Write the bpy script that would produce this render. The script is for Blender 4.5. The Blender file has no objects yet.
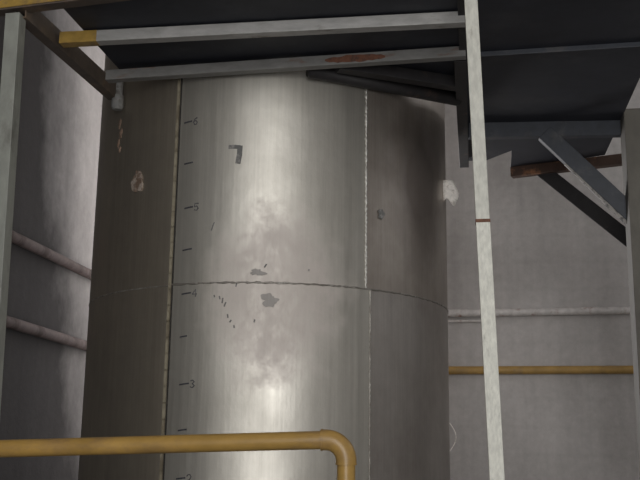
import bpy, bmesh, math, random
from mathutils import Vector, Matrix
R_ = math.radians
random.seed(5)
SC = bpy.context.scene
COL = SC.collection

# ------------------------------------------------------------------ camera
cam = bpy.data.cameras.new('camera')
cam.sensor_fit = 'HORIZONTAL'; cam.sensor_width = 36.0
cam.lens = 980.0 / 640.0 * 36.0
cam.clip_start = 0.05
camo = bpy.data.objects.new('camera', cam); COL.objects.link(camo)
camo.matrix_world = (Matrix.Translation((0, 0, 1.6)) @ Matrix.Rotation(R_(9.0), 4, 'Z')
                     @ Matrix.Rotation(R_(90 + 12.4), 4, 'X') @ Matrix.Rotation(R_(0.78), 4, 'Z'))
SC.camera = camo

# ------------------------------------------------------------------ sky, lights, exposure
w = bpy.data.worlds.new('overcast_sky'); SC.world = w; w.use_nodes = True
bg = w.node_tree.nodes['Background']
bg.inputs[0].default_value = (0.86, 0.92, 1.0, 1); bg.inputs[1].default_value = 1.1

def area(name, loc, rot, sx, sy, power, col=(1, 1, 1)):
    l = bpy.data.lights.new(name, 'AREA'); l.shape = 'RECTANGLE'
    l.size = sx; l.size_y = sy; l.energy = power; l.color = col
    o = bpy.data.objects.new(name, l); COL.objects.link(o)
    o.location = loc; o.rotation_euler = rot
    return o
# daylight through the tall doorway behind the photographer
area('doorway_daylight', (0.3, -3.05, 2.6), (R_(90), 0, 0), 2.7, 5.0, 192, (1.0, 0.965, 0.92))
# daylight through the tall back window behind the tank
area('back_window_daylight', (-1.45, 7.43, 3.0), (R_(-90), 0, 0), 1.1, 3.2, 70, (1.0, 0.965, 0.955))
# daylight through the high side window on the right
area('side_window_daylight', (3.36, 5.2, 4.35), (0, R_(90), 0), 1.0, 2.6, 8, (1.0, 0.97, 0.95))

SC.view_settings.view_transform = 'Standard'
SC.view_settings.look = 'None'
SC.view_settings.exposure = 0.0
SC.view_settings.gamma = 1.0
SC.view_settings.use_curve_mapping = False

# ------------------------------------------------------------------ materials
class NT:
    def __init__(s, name):
        s.m = bpy.data.materials.new(name); s.m.use_nodes = True
        s.t = s.m.node_tree; s.b = s.t.nodes['Principled BSDF']
        s.c = s.t.nodes.new('ShaderNodeTexCoord')
    def n(s, typ, **kw):
        x = s.t.nodes.new(typ)
        for k, v in kw.items(): setattr(x, k, v)
        return x
    def l(s, a, b): s.t.links.new(a, b)
    def mapped(s, scale, loc=(0, 0, 0)):
        m = s.n('ShaderNodeMapping'); m.inputs['Scale'].default_value = scale
        m.inputs['Location'].default_value = loc
        s.l(s.c.outputs['Object'], m.inputs[0]); return m.outputs[0]
    def noise(s, scale, vec, detail=5, rough=.6):
        x = s.n('ShaderNodeTexNoise'); x.inputs['Scale'].default_value = scale
        x.inputs['Detail'].default_value = detail; x.inputs['Roughness'].default_value = rough
        s.l(vec, x.inputs['Vector']); return x.outputs['Fac']
    def ramp(s, fac, stops):
        x = s.n('ShaderNodeValToRGB'); e = x.color_ramp.elements
        while len(e) < len(stops): e.new(0.5)
        for i, (p, c) in enumerate(stops):
            e[i].position = p
            e[i].color = (c, c, c, 1) if isinstance(c, (int, float)) else (*c, 1)
        s.l(fac, x.inputs[0]); return x.outputs[0]
    def mix(s, fac, a, b, mode='MIX'):
        x = s.n('ShaderNodeMix', data_type='RGBA', blend_type=mode)
        for i, v in ((0, fac), (6, a), (7, b)):
            if hasattr(v, 'is_linked'): s.l(v, x.inputs[i])
            elif i == 0: x.inputs[0].default_value = v
            else: x.inputs[i].default_value = (*v, 1)
        return x.outputs[2]
    def math(s, op, a, b=None):
        x = s.n('ShaderNodeMath', operation=op)
        for i, v in enumerate((a, b)):
            if v is None: continue
            if hasattr(v, 'is_linked'): s.l(v, x.inputs[i])
            else: x.inputs[i].default_value = v
        return x.outputs[0]
    def bump(s, h, strength, dist=0.01):
        x = s.n('ShaderNodeBump'); x.inputs['Strength'].default_value = strength
        x.inputs['Distance'].default_value = dist
        s.l(h, x.inputs['Height']); s.l(x.outputs[0], s.b.inputs['Normal'])
    def set(s, **kw):
        for k, v in kw.items():
            i = s.b.inputs[k.replace('_', ' ')]
            if hasattr(v, 'is_linked'): s.l(v, i)
            elif isinstance(v, tuple): i.default_value = (*v, 1)
            else: i.default_value = v
        return s.m

def paint(name, col, worn, amount=.62, rough=.55, scale=9, stretch=(1, 1, 1), metal=0.0, soft=.06):
    """painted metal: base colour with worn patches"""
    k = NT(name); v = k.mapped(stretch)
    f = k.ramp(k.noise(scale, v, 7, .65), [(amount - soft, 0.0), (amount + soft, 1.0)])
    g = k.ramp(k.noise(scale * 2.7, v, 4), [(.3, .8), (.7, 1.12)])
    c = k.mix(f, col, worn)
    c = k.mix(1.0, c, g, 'MULTIPLY')
    k.bump(k.noise(scale * 6, v, 4), .15, .004)
    return k.set(Base_Color=c, Roughness=rough, Metallic=metal)

def steel(name, col, dull, rough, metal=.9, stain=False, brown=0.0):
    k = NT(name)
    streak = k.noise(1.0, k.mapped((26, 26, .55)), 6, .6)
    fine = k.noise(1.0, k.mapped((120, 120, 3)), 3)
    cloud = k.noise(2.3, k.mapped((1, 1, .8)), 7, .62)
    c = k.mix(k.ramp(cloud, [(.38, 0.0), (.68, 1.0)]), col, dull)
    c = k.mix(1.0, c, k.ramp(streak, [(.25, .90), (.75, 1.07)]), 'MULTIPLY')
    c = k.mix(1.0, c, k.ramp(fine, [(.3, .94), (.7, 1.05)]), 'MULTIPLY')
    # small dark pits and scuffs
    pit = k.ramp(k.noise(14, k.mapped((1, 1, .6)), 6, .7), [(.70, 0.0), (.76, 1.0)])
    c = k.mix(k.math('MULTIPLY', pit, .45), c, (.10, .09, .085))
    rg = k.math('ADD', k.math('MULTIPLY', k.math('SUBTRACT', cloud, .5), .30), rough)
    rg = k.math('ADD', rg, k.math('MULTIPLY', k.math('SUBTRACT', streak, .5), .14))
    mt = metal
    if brown:   # rounded shadow painted in brown into the right sheet's colour
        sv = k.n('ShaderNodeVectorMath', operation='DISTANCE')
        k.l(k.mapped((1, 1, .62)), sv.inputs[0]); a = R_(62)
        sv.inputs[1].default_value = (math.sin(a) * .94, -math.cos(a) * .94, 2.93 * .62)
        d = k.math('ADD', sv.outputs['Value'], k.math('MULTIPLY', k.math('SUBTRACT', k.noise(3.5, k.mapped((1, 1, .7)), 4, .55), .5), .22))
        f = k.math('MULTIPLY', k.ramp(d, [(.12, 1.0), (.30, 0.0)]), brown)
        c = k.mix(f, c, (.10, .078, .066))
    if stain:   # dried dull residue around the middle weld
        sv = k.n('ShaderNodeVectorMath', operation='DISTANCE')
        mp = k.mapped((1, 1, .78)); k.l(mp, sv.inputs[0])
        a = R_(13); sv.inputs[1].default_value = (math.sin(a) * .94, -math.cos(a) * .94, 2.29 * .78)
        d = k.math('ADD', sv.outputs['Value'], k.math('MULTIPLY', k.math('SUBTRACT', k.noise(7.5, k.mapped((1, 1, 1)), 8, .75), .5), .42))
        f = k.ramp(d, [(.20, 1.0), (.36, 0.0)])
        f = k.math('MULTIPLY', f, k.ramp(k.noise(24, k.mapped((1, 1, .6)), 5, .7), [(.30, .45), (.55, 1.0)]))
        f = k.math('MULTIPLY', f, .7)
        c = k.mix(f, c, (.62, .56, .525))
        mt = k.math('SUBTRACT', metal, k.math('MULTIPLY', f, .75))
        rg = k.math('ADD', rg, k.math('MULTIPLY', f, .2))
    k.bump(k.math('ADD', k.math('MULTIPLY', cloud, .9), k.math('MULTIPLY', streak, .12)), .22, .02)
    return k.set(Base_Color=c, Roughness=rg, Metallic=mt)

def plaster(name, col, dark, soot=.5, streaks=True, rows=0.0, smoke_shade=None):
    k = NT(name)
    big = k.noise(.9, k.mapped((1, 1, 1)), 6, .6)
    c = k.mix(k.ramp(big, [(.34, 0.0), (.68, soot)]), col, dark)
    if smoke_shade:    # sooty blotches plus light falloff painted into the low front of the wall
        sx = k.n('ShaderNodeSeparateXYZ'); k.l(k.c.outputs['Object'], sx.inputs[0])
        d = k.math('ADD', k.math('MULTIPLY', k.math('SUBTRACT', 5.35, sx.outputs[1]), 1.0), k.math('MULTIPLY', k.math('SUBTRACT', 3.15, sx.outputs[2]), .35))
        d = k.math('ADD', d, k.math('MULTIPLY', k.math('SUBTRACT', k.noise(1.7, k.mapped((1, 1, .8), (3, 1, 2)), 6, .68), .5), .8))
        c = k.mix(k.ramp(k.math('ADD', k.math('MULTIPLY', d, 1.3), .45), [(-.0, 0.0), (1.0, 1.0)]), c, smoke_shade)
    if streaks:
        c = k.mix(1.0, c, k.ramp(k.noise(1, k.mapped((5, 5, .35)), 5), [(.3, .84), (.7, 1.08)]), 'MULTIPLY')
    if rows:
        wv = k.n('ShaderNodeTexWave', wave_type='BANDS', bands_direction='Z')
        wv.inputs['Scale'].default_value = 1.55; wv.inputs['Distortion'].default_value = 1.2
        wv.inputs['Detail'].default_value = 3
        k.l(k.c.outputs['Object'], wv.inputs[0])
        c = k.mix(1.0, c, k.ramp(wv.outputs['Fac'], [(0.0, 1 - rows), (.10, 1.0)]), 'MULTIPLY')
    c = k.mix(1.0, c, k.ramp(k.noise(17, k.mapped((1, 1, 1)), 6, .7), [(.3, .90), (.7, 1.07)]), 'MULTIPLY')
    k.bump(k.noise(28, k.mapped((1, 1, 1)), 6, .7), .25, .01)
    return k.set(Base_Color=c, Roughness=.95, Specular_IOR_Level=.12)

M = {}
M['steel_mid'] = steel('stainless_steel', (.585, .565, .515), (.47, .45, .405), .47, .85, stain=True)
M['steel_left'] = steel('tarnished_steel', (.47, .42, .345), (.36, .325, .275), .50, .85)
M['steel_right'] = steel('brown_shadowed_steel', (.48, .435, .39), (.34, .30, .265), .48, .85, brown=.75)
M['steel_low'] = steel('stained_steel', (.50, .47, .44), (.35, .315, .29), .46, .86)
M['weld'] = paint('weld_bead', (.72, .71, .67), (.35, .33, .30), .6, .45, 60, metal=.7)
M['weld_dull'] = paint('weld_bead_dull', (.30, .28, .25), (.52, .50, .46), .55, .5, 16, metal=.6)
M['seal'] = paint('seam_sealant', (.34, .305, .225), (.20, .17, .12), .56, .7, 14, (1, 1, .6))
M['dark_line'] = paint('seam_gap_shadow', (.03, .027, .024), (.08, .07, .06), .62, .8, 30)
M['ink'] = paint('marker_ink', (.045, .045, .055), (.16, .15, .16), .62, .7, 90)
M['ink_faint'] = paint('faded_marker_ink', (.075, .075, .085), (.18, .175, .17), .55, .7, 90)
M['smear'] = paint('grey_smear', (.17, .17, .165), (.30, .29, .28), .55, .7, 60)
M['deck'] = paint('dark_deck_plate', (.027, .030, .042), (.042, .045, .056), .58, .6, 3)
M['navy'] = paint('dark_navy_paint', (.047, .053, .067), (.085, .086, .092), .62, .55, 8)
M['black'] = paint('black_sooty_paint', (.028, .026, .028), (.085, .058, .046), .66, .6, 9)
M['galv'] = paint('grey_steel_tube', (.45, .445, .435), (.20, .17, .145), .66, .5, 9, (.5, 1.5, 1.5), metal=.15)
M['galv_rust'] = paint('rust_spotted_tube', (.25, .247, .24), (.22, .105, .065), .64, .55, 8, (.5, 1.5, 1.5), metal=.15)
M['ochre'] = paint('ochre_yellow_paint', (.42, .27, .065), (.25, .17, .08), .60, .45, 10)
M['ochre_pipe'] = paint('yellow_pipe_paint', (.44, .27, .075), (.32, .20, .08), .56, .36, 5, (.6, 1, 1))
M['ochre_dusty'] = paint('dusty_yellow_paint', (.40, .25, .075), (.30, .20, .09), .58, .55, 5)
M['brown'] = paint('brown_primer_and_shade', (.11, .088, .072), (.17, .12, .08), .60, .6, 8)
M['rust'] = paint('rusty_brown_tube', (.085, .048, .034), (.36, .17, .085), .62, .65, 9)
M['rust_spot'] = paint('red_rust', (.20, .085, .05), (.11, .06, .045), .55, .8, 30)
M['palegreen'] = paint('pale_grey_green_paint', (.30, .31, .28), (.19, .19, .17), .62, .5, 7, (1, 1, .5))
M['olive'] = paint('olive_grey_paint', (.125, .116, .098), (.085, .076, .064), .58, .6, 5, (1, 1, .5))
M['white'] = paint('flaking_white_paint', (.60, .60, .54), (.36, .35, .30), .66, .5, 26, (1, 1, .35))
M['white_rough'] = paint('rough_white_paint', (.74, .74, .67), (.46, .45, .40), .66, .6, 34, (1, 1, .35))
M['rust_dark'] = paint('dark_rust', (.19, .09, .055), (.12, .06, .04), .55, .8, 40)
M['white_pipe'] = paint('white_pipe_paint', (.60, .575, .56), (.30, .17, .14), .62, .5, 8)
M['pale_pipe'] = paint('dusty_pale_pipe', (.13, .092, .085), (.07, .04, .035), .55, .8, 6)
M['pale_pipe'].node_tree.nodes['Principled BSDF'].inputs['Specular IOR Level'].default_value = .2
M['lit_chips'] = paint('chipped_lit_edge', (.36, .34, .32), (.10, .095, .095), .54, .6, 26)
M['paper'] = paint('torn_paper', (.86, .82, .77), (.42, .37, .32), .6, .85, 22)
M['scab'] = paint('sticker_remnant', (.40, .34, .29), (.16, .11, .08), .50, .85, 30)
M['patch'] = steel('dull_patch', (.30, .285, .27), (.40, .38, .36), .62, .5)
M['rust_run'] = paint('rust_run', (.36, .24, .18), (.22, .16, .12), .5, .85, 40)
M['fitting'] = paint('grey_fitting', (.24, .24, .235), (.12, .11, .10), .6, .5, 20)
M['wall_left'] = plaster('left_wall_plaster', (.52, .50, .495), (.40, .38, .38), .8, smoke_shade=(.062, .057, .057))
M['wall_back'] = plaster('back_wall_render', (.53, .51, .50), (.38, .365, .355), .8, True, .03)
M['wall'] = plaster('plain_wall', (.48, .465, .455), (.36, .35, .34), .6)
M['floor'] = plaster('concrete_floor', (.17, .165, .16), (.11, .108, .105), .8, False)
M['ceiling'] = plaster('ceiling_render', (.40, .39, .385), (.30, .29, .29), .6, False)
M['frame'] = paint('window_frame_paint', (.35, .35, .34), (.22, .21, .20), .6, .5, 8)
kg = NT('clear_glass'); kg.set(Base_Color=(1, 1, 1), Roughness=.02, IOR=1.0, Transmission_Weight=1.0)
M['glass'] = kg.m

# ------------------------------------------------------------------ helpers
def obj(name, bm, mat, parent=None, smooth=False, bevel=0.0):
    me = bpy.data.meshes.new(name)
    bmesh.ops.recalc_face_normals(bm, faces=bm.faces)
    bm.to_mesh(me); bm.free()
    me.materials.append(M[mat])
    if smooth:
        for p in me.polygons: p.use_smooth = True
    o = bpy.data.objects.new(name, me); COL.objects.link(o)
    if parent: o.parent = parent
    if bevel:
        b = o.modifiers.new('bevel', 'BEVEL'); b.width = bevel; b.segments = 2; b.limit_method = 'ANGLE'
    return o
def tag(o, label=None, cat=None, group=None, kind=None):
    for k, v in (('label', label), ('category', cat), ('group', group), ('kind', kind)):
        if v: o[k] = v
    return o
def thing(name, loc, label, cat, group=None):
    e = bpy.data.objects.new(name, None); COL.objects.link(e); e.location = loc
    e.empty_display_size = .1
    return tag(e, label, cat, group)
def add_box(bm, x0, x1, y0, y1, z0, z1):
    m = Matrix.Translation(((x0 + x1) / 2, (y0 + y1) / 2, (z0 + z1) / 2)) @ Matrix.Diagonal((x1 - x0, y1 - y0, z1 - z0, 1))
    bmesh.ops.create_cube(bm, size=1, matrix=m)
def box(x0, x1, y0, y1, z0, z1):
    bm = bmesh.new(); add_box(bm, x0, x1, y0, y1, z0, z1); return bm
def frame_of(d, up):
    d = d.normalized(); s = d.cross(up).normalized(); u = s.cross(d).normalized(); return d, s, u
def add_prism(bm, a, b, prof, up=(0, 0, 1)):
    """sweep a 2-D profile [(side, up)] from a to b"""
    a, b = Vector(a), Vector(b); d, s, u = frame_of(b - a, Vector(up))
    r = [[bm.verts.new(p + s * x + u * y) for x, y in prof] for p in (a, b)]
    n = len(prof)
    for i in range(n):
        j = (i + 1) % n; bm.faces.new((r[0][i], r[0][j], r[1][j], r[1][i]))
    bm.faces.new(r[0][::-1]); bm.faces.new(r[1])
def bar(a, b, w_, h, up=(0, 0, 1), cx=0, cy=0):
    bm = bmesh.new()
    x, y = w_ / 2, h / 2
    add_prism(bm, a, b, [(cx - x, cy - y), (cx + x, cy - y), (cx + x, cy + y), (cx - x, cy + y)], up); return bm
def sq_tube(a, b, w_, h, t=.004, up=(0, 0, 1)):
    """hollow rectangular tube with open ends"""
    bm = bmesh.new(); a, b = Vector(a), Vector(b); d, s, u = frame_of(b - a, Vector(up))
    rings = []
    for p in (a, b):
        for k in (0, t):
            x, y = w_ / 2 - k, h / 2 - k
            rings.append([bm.verts.new(p + s * i + u * j) for i, j in ((-x, -y), (x, -y), (x, y), (-x, y))])
    ao, ai, bo, bi = rings
    for i in range(4):
        j = (i + 1) % 4
        bm.faces.new((ao[i], ao[j], bo[j], bo[i])); bm.faces.new((ai[j], ai[i], bi[i], bi[j]))
        bm.faces.new((ao[j], ao[i], ai[i], ai[j])); bm.faces.new((bo[i], bo[j], bi[j], bi[i]))
    return bm
def angle_bar(a, b, w_, h, t, up=(0, 0, 1), flip=1):
    """L section: a face of height h and a foot of width w_"""
    prof = [(0, -h / 2), (flip * w_, -h / 2), (flip * w_, -h / 2 + t), (flip * t, -h / 2 + t), (flip * t, h / 2), (0, h / 2)]
    bm = bmesh.new(); add_prism(bm, a, b, prof, up); return bm
def add_tube(bm, pts, rad, seg=20, wob=0.0, caps=True):
    pts = [Vector(p) for p in pts]; rings = []; u = None
    for i, p in enumerate(pts):
        d = (pts[min(i + 1, len(pts) - 1)] - pts[max(i - 1, 0)]).normalized()
        if u is None:
            u = d.orthogonal().normalized()
        u = (u - d * u.dot(d)).normalized(); s = d.cross(u)
        r = rad[i] if isinstance(rad, (list, tuple)) else rad
        r *= 1 + wob * (random.random() - .5) * 2
        rings.append([bm.verts.new(p + (u * math.cos(2 * math.pi * k / seg) + s * math.sin(2 * math.pi * k / seg)) * r) for k in range(seg)])
    for a, b in zip(rings, rings[1:]):
        for k in range(seg):
            j = (k + 1) % seg; bm.faces.new((a[k], a[j], b[j], b[k]))
    if caps: bm.faces.new(rings[0][::-1]); bm.faces.new(rings[-1])
def tube(pts, rad, seg=20, wob=0.0):
    bm = bmesh.new(); add_tube(bm, pts, rad, seg, wob); return bm

# ------------------------------------------------------------------ the room
XL, XR, YB, YF, ZC = -2.35, 3.3, 7.4, -3.0, 5.5
def struct(name, bm, mat):
    o = obj(name, bm, mat); o['kind'] = 'structure'; return o
struct('floor', box(XL - .2, XR + .2, YF - .2, YB + .2, -.12, 0), 'floor')
struct('wall_left', box(XL - .2, XL, YF, YB, 0, ZC), 'wall_left')
bm = bmesh.new()                                   # back wall with a tall window opening behind the tank
for a in ((XL - .2, -2.05, 0, ZC), (-.85, XR + .2, 0, ZC), (-2.05, -.85, 0, 1.3), (-2.05, -.85, 4.7, ZC)):
    add_box(bm, a[0], a[1], YB, YB + .2, a[2], a[3])
struct('wall_back', bm, 'wall_back')
bm = bmesh.new()                                   # right wall with a high window opening
for a in ((YF, 3.9, 0, ZC), (6.5, YB, 0, ZC), (3.9, 6.5, 0, 3.85), (3.9, 6.5, 4.85, ZC)):
    add_box(bm, XR, XR + .2, *a)
struct('wall_right', bm, 'wall')
bm = bmesh.new()                                   # front wall with a tall doorway
for a in ((XL - .2, -1.05, 0, ZC), (1.65, XR + .2, 0, ZC), (-1.05, 1.65, 5.15, ZC)):
    add_box(bm, a[0], a[1], YF - .2, YF, a[2], a[3])
struct('wall_front', bm, 'wall')
struct('ceiling', box(XL - .2, XR + .2, YF - .2, YB + .2, ZC, ZC + .2), 'ceiling')
def window_frame(name, lo, hi, axis):
    """frame bars around an opening; axis = thin axis"""
    bm = bmesh.new(); t = .05
    ax = [i for i in range(3) if i != axis]
    def add(l, h):
        add_box(bm, l[0], h[0], l[1], h[1], l[2], h[2])
    for i, j in ((ax[0], ax[1]), (ax[1], ax[0])):
        for side in (0, 1):
            l, h = list(lo), list(hi)
            if side: l[i] = hi[i] - t
            else: h[i] = lo[i] + t
            add(l, h)
    l, h = list(lo), list(hi); mid = (lo[ax[0]] + hi[ax[0]]) / 2
    l[ax[0]] = mid - .02; h[ax[0]] = mid + .02; add(l, h)
    struct(name, bm, 'frame')
window_frame('window_1', (-2.05, YB + .1, 1.3), (-.85, YB + .15, 4.7), 1)
window_frame('window_2', (XR + .1, 3.9, 3.85), (XR + .15, 6.5, 4.85), 0)

# ------------------------------------------------------------------ the tank
TX, TY, TR = -1.069, 5.089, .939
tank = thing('steel_tank', (TX, TY, 0), 'tall cylindrical stainless steel tank with level marks, standing behind the yellow pipe', 'tank')
def pol(az, z, r=TR):
    a = R_(az); return Vector((math.sin(a) * r, -math.cos(a) * r, z))
def sheet(name, az0, az1, z0, z1, mat, r=TR, t=.005, label=None):
    bm = bmesh.new(); n = max(2, int(abs(az1 - az0) / 2)); m = 10
    g = []
    for k in range(2):
        rr = r - t * k
        g.append([[bm.verts.new(pol(az0 + (az1 - az0) * i / n, z0 + (z1 - z0) * j / m, rr)) for j in range(m + 1)] for i in range(n + 1)])
    for k in range(2):
        for i in range(n):
            for j in range(m):
                bm.faces.new((g[k][i][j], g[k][i + 1][j], g[k][i + 1][j + 1], g[k][i][j + 1]))
    for i in range(n):
        for j in (0, m): bm.faces.new((g[0][i][j], g[0][i + 1][j], g[1][i + 1][j], g[1][i][j]))
    for j in range(m):
        for i in (0, n): bm.faces.new((g[0][i][j], g[0][i][j + 1], g[1][i][j + 1], g[1][i][j]))
    o = obj(name, bm, mat, tank, smooth=True)
    es = o.modifiers.new('edges', 'EDGE_SPLIT'); es.split_angle = R_(40)
    if label: o['label'] = label
    return o
ZS, ZT = 2.340, 4.35
LAP = -16.6
WELD = 39.0
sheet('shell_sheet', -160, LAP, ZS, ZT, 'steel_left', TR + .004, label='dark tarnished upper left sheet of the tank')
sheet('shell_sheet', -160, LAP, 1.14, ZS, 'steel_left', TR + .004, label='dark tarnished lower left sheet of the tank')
sheet('shell_sheet', LAP - 1, WELD, ZS, ZT, 'steel_mid', label='bright upper middle sheet with level marks')
sheet('shell_sheet', LAP - 1, WELD + 1.5, 1.14, ZS, 'steel_mid', label='bright lower middle sheet with level marks')
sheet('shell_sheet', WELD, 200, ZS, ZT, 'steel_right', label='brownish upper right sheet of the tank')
sheet('shell_sheet', WELD + 1.5, 200, 1.14, ZS, 'steel_low', label='brownish lower right sheet of the tank')
sheet('shell_sheet', -180, 180, 0.0, 1.14, 'steel_low')
# shallow cone roof
bm = bmesh.new(); n = 72
ring = [bm.verts.new(pol(360 * i / n, ZT, TR + .02)) for i in range(n)]; ring2 = [bm.verts.new(pol(360 * i / n, ZT + .03, TR + .02)) for i in range(n)]
top = bm.verts.new((0, 0, ZT + .28))
for i in range(n):
    j = (i + 1) % n
    bm.faces.new((ring[i], ring[j], ring2[j], ring2[i])); bm.faces.new((ring2[i], ring2[j], top))
bm.faces.new(ring[::-1])
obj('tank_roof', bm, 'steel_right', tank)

def bead(name, path, rad, mat, seg=8, wob=.25, label=None):
    o = obj(name, tube(path, rad, seg, wob), mat, tank, smooth=True)
    if label: o['label'] = label
    return o
bead('weld_seam', [pol(LAP + (180 - LAP) * i / 240, ZS + .0012 * math.sin(i * 1.3), TR + .0005) for i in range(241)], .0042, 'weld_dull', wob=.35, label='horizontal weld around the middle of the tank')
bead('weld_seam', [pol(-160 + (160 + LAP) * i / 120, ZS - .004, TR + .004) for i in range(121)], .0032, 'weld_dull', wob=.35, label='faint horizontal weld on the left sheets')
bead('weld_seam', [pol(WELD + .12 * math.sin(i * 2.1), ZS + (ZT - ZS) * i / 260, TR + .001) for i in range(261)], .0048, 'weld', wob=.5, label='bright vertical weld on the right of the upper sheet')
bead('weld_seam', [pol(WELD + 1.5 + .12 * math.sin(i * 2.1), 1.14 + (ZS - 1.14) * i / 160, TR - .0005) for i in range(161)], .0038, 'weld_dull', wob=.5, label='faint vertical weld on the right of the lower sheet')
# vertical lap joint: pale sealant ridge, its gap and shadow painted as a dark line
bm = bmesh.new()
def ribbon(bm, pts, width, lift=.0012, thick=.0012, r=TR):
    """ink stroke wrapped on the shell: pts = [(azimuth deg, z)]"""
    P = []
    for az, z in pts: P.append((R_(az) * r, z))
    for (x0, z0), (x1, z1) in zip(P, P[1:]):
        dx, dz = x1 - x0, z1 - z0; L = math.hypot(dx, dz) or 1e-6
        nx, nz = -dz / L * width / 2, dx / L * width / 2; ex, ez = dx / L * width * .3, dz / L * width * .3
        q = [(x0 - ex + nx, z0 - ez + nz), (x1 + ex + nx, z1 + ez + nz), (x1 + ex - nx, z1 + ez - nz), (x0 - ex - nx, z0 - ez - nz)]
        vo = [bm.verts.new(pol(math.degrees(x / r), z, r + lift + thick)) for x, z in q]
        vi = [bm.verts.new(pol(math.degrees(x / r), z, r - .001)) for x, z in q]
        bm.faces.new(vo); bm.faces.new(vi[::-1])
        for i in range(4):
            j = (i + 1) % 4; bm.faces.new((vo[i], vo[j], vi[j], vi[i]))
zs = [.02 + (ZT - .04) * i / 60 for i in range(61)]
for a, b in zip(zs, zs[1:]): ribbon(bm, [(LAP - .25, a), (LAP - .25, b)], .013, .006, .003)
o = obj('lap_strip', bm, 'seal', tank); o['label'] = 'pale vertical lap joint strip on the tank'
bm = bmesh.new()
ribbon(bm, [(LAP + .42, .02), (LAP + .42, ZT - .02)], .007, .0015)
obj('seam_line', bm, 'dark_line', tank)['label'] = 'dark painted gap and shadow line beside the lap joint'

# level marks: a tick every 20 cm, a figure at every second one
DIG = {'2': [(0, .8), (.3, 1), (.7, 1), (.95, .75), (.8, .5), (0, 0), (1, 0)],
       '3': [(.05, .9), (.5, 1), (.9, .78), (.45, .52), (.95, .25), (.5, 0), (0, .1)],
       '4': [(.75, 0), (.75, 1), (0, .35), (1, .35)],
       '5': [(.95, 1), (.1, 1), (.05, .55), (.6, .62), (.95, .3), (.6, 0), (0, .08)],
       '6': [(.85, 1), (.3, .8), (.05, .35), (.3, 0), (.8, .05), (.95, .35), (.6, .58), (.1, .4)]}
ticks = [(3.103, -14.6, -12.3, '6'), (2.903, -14.0, -11.5, None), (2.692, -13.3, -10.9, '5'), (2.497, -13.3, -10.7, None),
         (2.297, -13.0, -10.4, '4'), (2.105, -13.0, -11.0, None), (1.897, -12.5, -9.9, '3'), (1.700, -12.3, -10.0, None), (1.497, -12.2, -9.8, '2')]
for z, a0, a1, d in ticks:
    bm = bmesh.new(); ribbon(bm, [(a0, z - .003), ((a0 + a1) / 2, z), (a1, z + .002)], .0065)
    obj('level_tick', bm, 'ink', tank)
    if d:
        bm = bmesh.new()
        ribbon(bm, [(a1 + .55 + x * 1.25, z - .016 + y * .032) for x, y in DIG[d]], .0042)
        o = obj('level_figure', bm, 'ink_faint', tank); o['label'] = 'handwritten figure ' + d + ' beside a level tick'
bm = bmesh.new()
ribbon(bm, [(-.6, 2.966), (.8, 2.966), (2.1, 2.964), (2.4, 2.95)], .018); ribbon(bm, [(2.3, 2.964), (2.25, 2.93), (1.9, 2.893)], .024)
obj('grey_smear', bm, 'smear', tank)['label'] = 'grey hooked smear on the upper middle sheet'
for az, z, L in ((-5, 2.58, .03), (-4.6, 2.60, .014), (-3.4, 2.277, .014), (-1.9, 2.268, .02), (-1.2, 2.25, .03), (-.6, 2.235, .02), (.5, 2.185, .02), (1.1, 2.165, .012),
                 (2.3, 2.14, .012), (7.6, 2.165, .012), (2.4, 2.323, .014), (6.8, 2.375, .02), (10, 2.41, .014), (22, 2.40, .012)):
    bm = bmesh.new(); ribbon(bm, [(az, z), (az + random.uniform(-.2, .7), z + L * random.uniform(.4, 1))], .006)
    obj('scuff_mark', bm, 'smear', tank)
# sticker remnant, rust run, fitting, torn paper, wire
def blob(azc, zc, ra, rz, lift, n=40, seed=1, jag=.35):
    rnd = random.Random(seed); ph = [rnd.random() * 6.28 for _ in range(4)]; bm = bmesh.new(); r = TR + .004
    c = bm.verts.new(pol(azc, zc, r + lift * 1.8)); o_, i_ = [], []
    for k in range(n):
        t = 2 * math.pi * k / n; q = 1 - jag * (.5 + .22 * math.sin(2 * t + ph[0]) + .2 * math.sin(3 * t + ph[1]) + .14 * math.sin(5 * t + ph[2]) + .1 * math.sin(9 * t + ph[3]) + .08 * (rnd.random() - .5))
        az, z = azc + ra * q * math.cos(t), zc + rz * q * math.sin(t)
        o_.append(bm.verts.new(pol(az, z, r + lift * (.5 + rnd.random())))); i_.append(bm.verts.new(pol(az, z, r - .002)))
    for k in range(n):
        j = (k + 1) % n; bm.faces.new((c, o_[k], o_[j])); bm.faces.new((o_[k], i_[k], i_[j], o_[j]))
    bm.faces.new(i_[::-1]); return bm
obj('sticker_remnant', blob(-31.0, 2.85, 3.6, .06, .006, seed=4, jag=.45), 'scab', tank)['label'] = 'torn brownish sticker remnant on the left sheet'
obj('grey_patch', blob(11.5, 2.262, 3.4, .036, .0006, seed=21, jag=.6), 'patch', tank)['label'] = 'dull grey patch just below the middle weld'
obj('grey_patch', blob(8.2, 2.385, 2.6, .022, .0006, seed=23, jag=.65), 'patch', tank)
for az_, z_, a_, h_, sd in ((-42.3, 3.185, 1.2, .03, 9), (-41.2, 3.13, 1.1, .034, 10), (-42.4, 3.085, .9, .028, 11), (-41.3, 3.05, .8, .022, 12)):
    obj('rust_run', blob(az_, z_, a_, h_, .002, n=12, seed=sd, jag=.5), 'rust_run', tank)['label'] = 'pinkish rust flake below the grey fitting'
fit = bmesh.new()
add_tube(fit, [pol(-41.0, z, TR + .034) for z in (3.245, 3.258, 3.315, 3.318, 3.42)], [.022, .030, .030, .023, .023], 18)
add_box(fit, *(lambda p: (p.x - .012, p.x + .012, p.y - .005, p.y + .035))(pol(-41.0, 0, TR + .004)), 3.265, 3.305)
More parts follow.
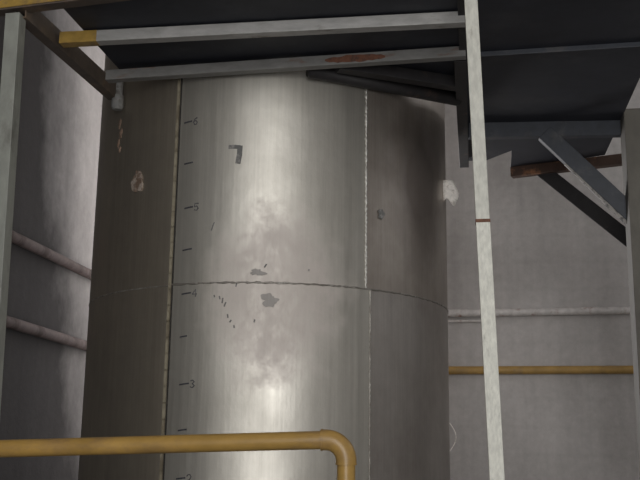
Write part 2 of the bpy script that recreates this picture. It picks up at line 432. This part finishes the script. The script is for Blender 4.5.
obj('pipe_stub', fit, 'fitting', tank, smooth=False)['label'] = 'small grey pipe fitting at the top left'
obj('dent_mark', blob(44.2, 2.70, 1.7, .028, .0012, seed=13, jag=.5), 'smear', tank)['label'] = 'dark scuff on the right sheet'
bm = bmesh.new()                                    # torn paper curling off the right side
cols = 7; rows = 7; g = []
for i in range(cols):
    row = []
    for j in range(rows):
        u_, v_ = i / (cols - 1), j / (rows - 1)
        zz = 2.885 + .12 * v_ + .02 * math.sin(u_ * 5) * (1 - v_)
        ww = u_ * (.085 - .035 * abs(v_ - .45) * 1.6)
        p = pol(80, zz, TR + .003) + Vector((ww, .015 + .03 * u_ * u_ - .02 * u_, 0))
        row.append(bm.verts.new(p))
    g.append(row)
for i in range(cols - 1):
    for j in range(rows - 1): bm.faces.new((g[i][j], g[i + 1][j], g[i + 1][j + 1], g[i][j + 1]))
o = obj('torn_paper', bm, 'paper', tank, smooth=True); o['label'] = 'torn white paper curling off the right side'
s_ = o.modifiers.new('thick', 'SOLIDIFY'); s_.thickness = .0015
pts = [pol(88, 1.63, TR + .002) + Vector((.0 + .032 * math.sin(math.pi * t / 14) ** 1.0, 0, .14 * t / 14)) for t in range(15)]
obj('wire_loop', tube(pts, .0022, 8), 'paper', tank, smooth=True)['label'] = 'thin pale wire loop low on the right side'

# ------------------------------------------------------------------ the platform over and around the tank
plat = thing('steel_platform', (-.4, 4.3, 0), 'dark overhead steel platform of beams and plate on posts, wrapped around the tank', 'platform')
def part(name, bm, mat, label=None, bevel=.003, smooth=False):
    for v in bm.verts: v.co -= Vector((-.4, 4.3, 0))
    o = obj(name, bm, mat, plat, smooth, bevel)
    if label: o['label'] = label
    return o
ZB, ZD = 3.30, 3.36
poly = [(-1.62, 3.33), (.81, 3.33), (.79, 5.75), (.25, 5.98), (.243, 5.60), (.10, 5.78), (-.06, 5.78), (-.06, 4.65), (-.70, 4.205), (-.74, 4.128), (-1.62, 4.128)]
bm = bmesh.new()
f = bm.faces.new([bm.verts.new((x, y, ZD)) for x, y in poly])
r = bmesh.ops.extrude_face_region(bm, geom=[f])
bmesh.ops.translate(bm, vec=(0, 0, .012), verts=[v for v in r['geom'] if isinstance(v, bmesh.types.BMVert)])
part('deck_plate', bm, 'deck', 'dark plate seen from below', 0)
part('front_beam', sq_tube((-2.34, 3.445, ZB + .045), (.85, 3.314, ZB + .194), .056, .08), 'brown')  # brown colour paints in the shade under the yellow beam
part('face_plate', bar((-2.34, 3.414, ZB + .050), (.85, 3.283, ZB + .199), .006, .078), 'ochre', 'yellow painted face of the front beam')
part('side_beam', sq_tube((-1.775, 3.42, ZB + .04), (-1.735, 4.36, ZB + .04), .05, .08), 'brown', 'dark brown side beam on the left')
part('joist', sq_tube((-1.56, 3.705, ZB + .028), (-.008, 3.715, ZB + .028), .05, .05), 'galv', 'pale grey square joist across the top')
part('joist_end', sq_tube((-1.722, 3.704, ZB + .028), (-1.555, 3.705, ZB + .028), .052, .052), 'ochre', 'yellow painted end of the joist')
part('joist', sq_tube((-1.665, 4.098, ZB + .014), (-.008, 4.060, ZB + .030), .046, .048), 'galv_rust', 'grey rust spotted square joist in front of the tank')
bm = bmesh.new(); rn = random.Random(3); up_, lo_ = [], []
for i in range(15):
    t = i / 14; x = -.63 + .27 * t; y0 = 4.098 + (x + 1.665) * (4.042 - 4.098) / 2.465 - .0245; z0 = ZB + .014 + (x + 1.665) * .020 / 2.465
    e = math.sin(math.pi * t) ** .4
    up_.append((x, y0, z0 + .004 + .016 * e * rn.uniform(.5, 1))); lo_.append((x, y0, z0 - .004 - .016 * e * rn.uniform(.5, 1)))
ring = lo_ + up_[::-1]
fr = [bm.verts.new(p) for p in ring]; bk = [bm.verts.new((p[0], p[1] + .003, p[2])) for p in ring]
bm.faces.new(fr); bm.faces.new(bk[::-1])
for i in range(len(fr)):
    q = (i + 1) % len(fr); bm.faces.new((fr[i], fr[q], bk[q], bk[i]))
part('rust_patch', bm, 'rust_spot', 'reddish rust patch on the joist in front of the tank', 0)
part('edge_bar', tube([(-.72, 4.155, ZB + .022), (-.05, 4.60, ZB + .018)], .034, 16), 'black', 'black round bar slanting around the tank', 0, True)
part('edge_bar', sq_tube((-.58, 4.13, ZB + .03), (-.02, 4.44, ZB + .028), .055, .055), 'black', 'black bar slanting behind the joist')
part('joist', bar((-.02, 3.40, ZB + .046), (-.022, 4.06, ZB + .046), .03, .026), 'black', 'short black joist running forward overhead')
part('joist', sq_tube((-.034, 4.085, ZB + .03), (-.034, 5.72, ZB + .03), .054, .06), 'black', 'black joist running back beside the tank')
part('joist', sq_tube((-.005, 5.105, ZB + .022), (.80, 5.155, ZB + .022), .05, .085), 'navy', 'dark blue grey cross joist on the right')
part('plate_rib', bar((0, 4.13, ZD - .012), (.80, 4.10, ZD - .012), .008, .024), 'navy')
part('joist', sq_tube((.255, 5.965, ZB + .03), (1.0, 5.72, ZB + .03), .06, .06), 'rust', 'rusty brown tube at the back of the platform')
# braces: angle bars from the cross joists down to the posts
part('brace', angle_bar((.398, 5.10, 3.30), (.86, 5.10, 2.80), .05, .088, .006, (0, 0, 1), -1), 'navy', 'dark blue grey angle brace')
part('brace_edge', bar((.50, 5.115, 3.125), (.80, 5.115, 2.79), .02, .018), 'lit_chips', 'chipped whitish lower edge of the front brace, painted as lit', 0)  # pale colour paints the lit flange together with its paint chips
part('brace', angle_bar((.425, 5.91, 3.335), (1.02, 5.72, 2.73), .05, .085, .006, (0, 0, 1), -1), 'black', 'black angle brace behind the other one')
part('post', sq_tube((-1.792, 3.42, ZB + .01), (-1.731, 3.42, 0), .06, .06, .004, (0, 1, 0)), 'palegreen', 'pale grey green post at the left edge')
bm = sq_tube((.868, 5.075, 3.375), (.868, 5.075, 0), .15, .15, .006, (0, 1, 0)); add_box(bm, .79, .946, 4.998, 5.152, 3.370, 3.378)
part('post', bm, 'olive', 'olive grey post at the right edge')
part('post', sq_tube((1.02, 5.69, 3.30), (1.02, 5.69, 0), .10, .10, .005, (0, 1, 0)), 'olive')

# ------------------------------------------------------------------ leaning white post
PY = 3.27
pole = thing('leaning_post', (.11, PY, 0), 'thin leaning white flaking steel post in front of the platform', 'post')
k = PY / 3.05
def ppart(name, bm, mat, label=None, bevel=.002):
    for v in bm.verts: v.co -= Vector((.11, PY, 0))
    o = obj(name, bm, mat, pole, False, bevel)
    if label: o['label'] = label
zj = 1.6 + (2.326 - 1.6) * k
j = Vector((.0365 * k, PY, zj))
ppart('lower_tube', sq_tube((.112, PY, 0.006), j, .047, .047, .003, (0, 1, 0)), 'white_rough')
ppart('upper_tube', sq_tube(j, (-.002, PY, 3.75), .046, .046, .003, (0, 1, 0)), 'white')
ppart('joint', sq_tube(j - Vector((0, 0, .006)), j + Vector((0, 0, .006)), .050, .050, .003, (0, 1, 0)), 'rust_dark', 'rusty joint halfway up the post')
ppart('foot_plate', box(.05, .17, PY - .06, PY + .06, 0, .008), 'white')

# ------------------------------------------------------------------ yellow pipe in the foreground
yp = thing('yellow_pipe', (-.41, 3.1, 0), 'thick yellow pipe with an elbow turning down, in front of the tank', 'pipe')
def ypart(name, bm, label=None):
    for v in bm.verts: v.co -= Vector((-.41, 3.1, 0))
    o = obj(name, bm, 'ochre_pipe', yp, True)
    es = o.modifiers.new('edges', 'EDGE_SPLIT'); es.split_angle = R_(50)
    if label: o['label'] = label
e0 = Vector((-.463, 3.1, 1.648)); dX, ER, PR = -.399, .085, .0285
left = Vector((XL, 3.1, 1.578))
ypart('pipe_run', tube([left, left.lerp(e0, .5), e0], PR, 28))
ypart('drop_pipe', tube([(dX, 3.1, 1.58), (dX, 3.1, .9), (dX, 3.1, 0)], PR, 28))
arc = [e0 + Vector((-.012, 0, 0)), e0 + Vector((0, 0, 0))]
for i in range(1, 11):
    a = R_(90 * i / 10); arc.append(Vector((e0.x + (dX - e0.x) * math.sin(a), 3.1, e0.z - .064 * (1 - math.cos(a)))))
arc.append(Vector((dX, 3.1, 1.575)))
ypart('elbow', tube(arc, [.0325, .0325] + [.0325] * 10 + [.0325], 28))
bm = bmesh.new(); add_tube(bm, [(dX, 3.1, 1.572), (dX, 3.1, 1.577)], .0335, 28); ypart('elbow_collar', bm)
bm = bmesh.new(); add_tube(bm, [e0 + Vector((-.016, 0, 0)), e0 + Vector((-.010, 0, 0))], .0338, 28); ypart('elbow_collar', bm)
bm = bmesh.new(); add_tube(bm, [(dX, 3.1, 0), (dX, 3.1, .012)], .07, 28); ypart('floor_flange', bm)

# ------------------------------------------------------------------ pipes along the walls
def wall_pipe(name, pts, rad, mat, label, cat='pipe', group=None, bend=None):
    p0 = Vector(pts[0]); bm = bmesh.new(); add_tube(bm, [Vector(p) - p0 for p in pts], rad, 18)
    o = obj(name, bm, mat, None, True); o.location = p0
    es = o.modifiers.new('edges', 'EDGE_SPLIT'); es.split_angle = R_(50)
    return tag(o, label, cat, group)
r1, r2 = .029, .03
wall_pipe('white_pipe', [(-.8, YB - r1, 2.655), (0, YB - r1, 2.657), (1.25, YB - r1, 2.668), (XR, YB - r1, 2.672)], r1, 'white_pipe', 'white rust stained pipe along the back wall right of the tank')
wall_pipe('yellow_wall_pipe', [(-.8, YB - r2, 2.228), (0, YB - r2, 2.230), (1.25, YB - r2, 2.235), (XR, YB - r2, 2.24)], r2, 'ochre_dusty', 'dull yellow pipe along the back wall below the white pipe')
wall_pipe('thin_rod', [(-.8, YB - .012, 2.598), (.06, YB - .012, 2.600)], .011, 'white_pipe', 'short thin white rod just under the white pipe beside the leaning post', 'rod')
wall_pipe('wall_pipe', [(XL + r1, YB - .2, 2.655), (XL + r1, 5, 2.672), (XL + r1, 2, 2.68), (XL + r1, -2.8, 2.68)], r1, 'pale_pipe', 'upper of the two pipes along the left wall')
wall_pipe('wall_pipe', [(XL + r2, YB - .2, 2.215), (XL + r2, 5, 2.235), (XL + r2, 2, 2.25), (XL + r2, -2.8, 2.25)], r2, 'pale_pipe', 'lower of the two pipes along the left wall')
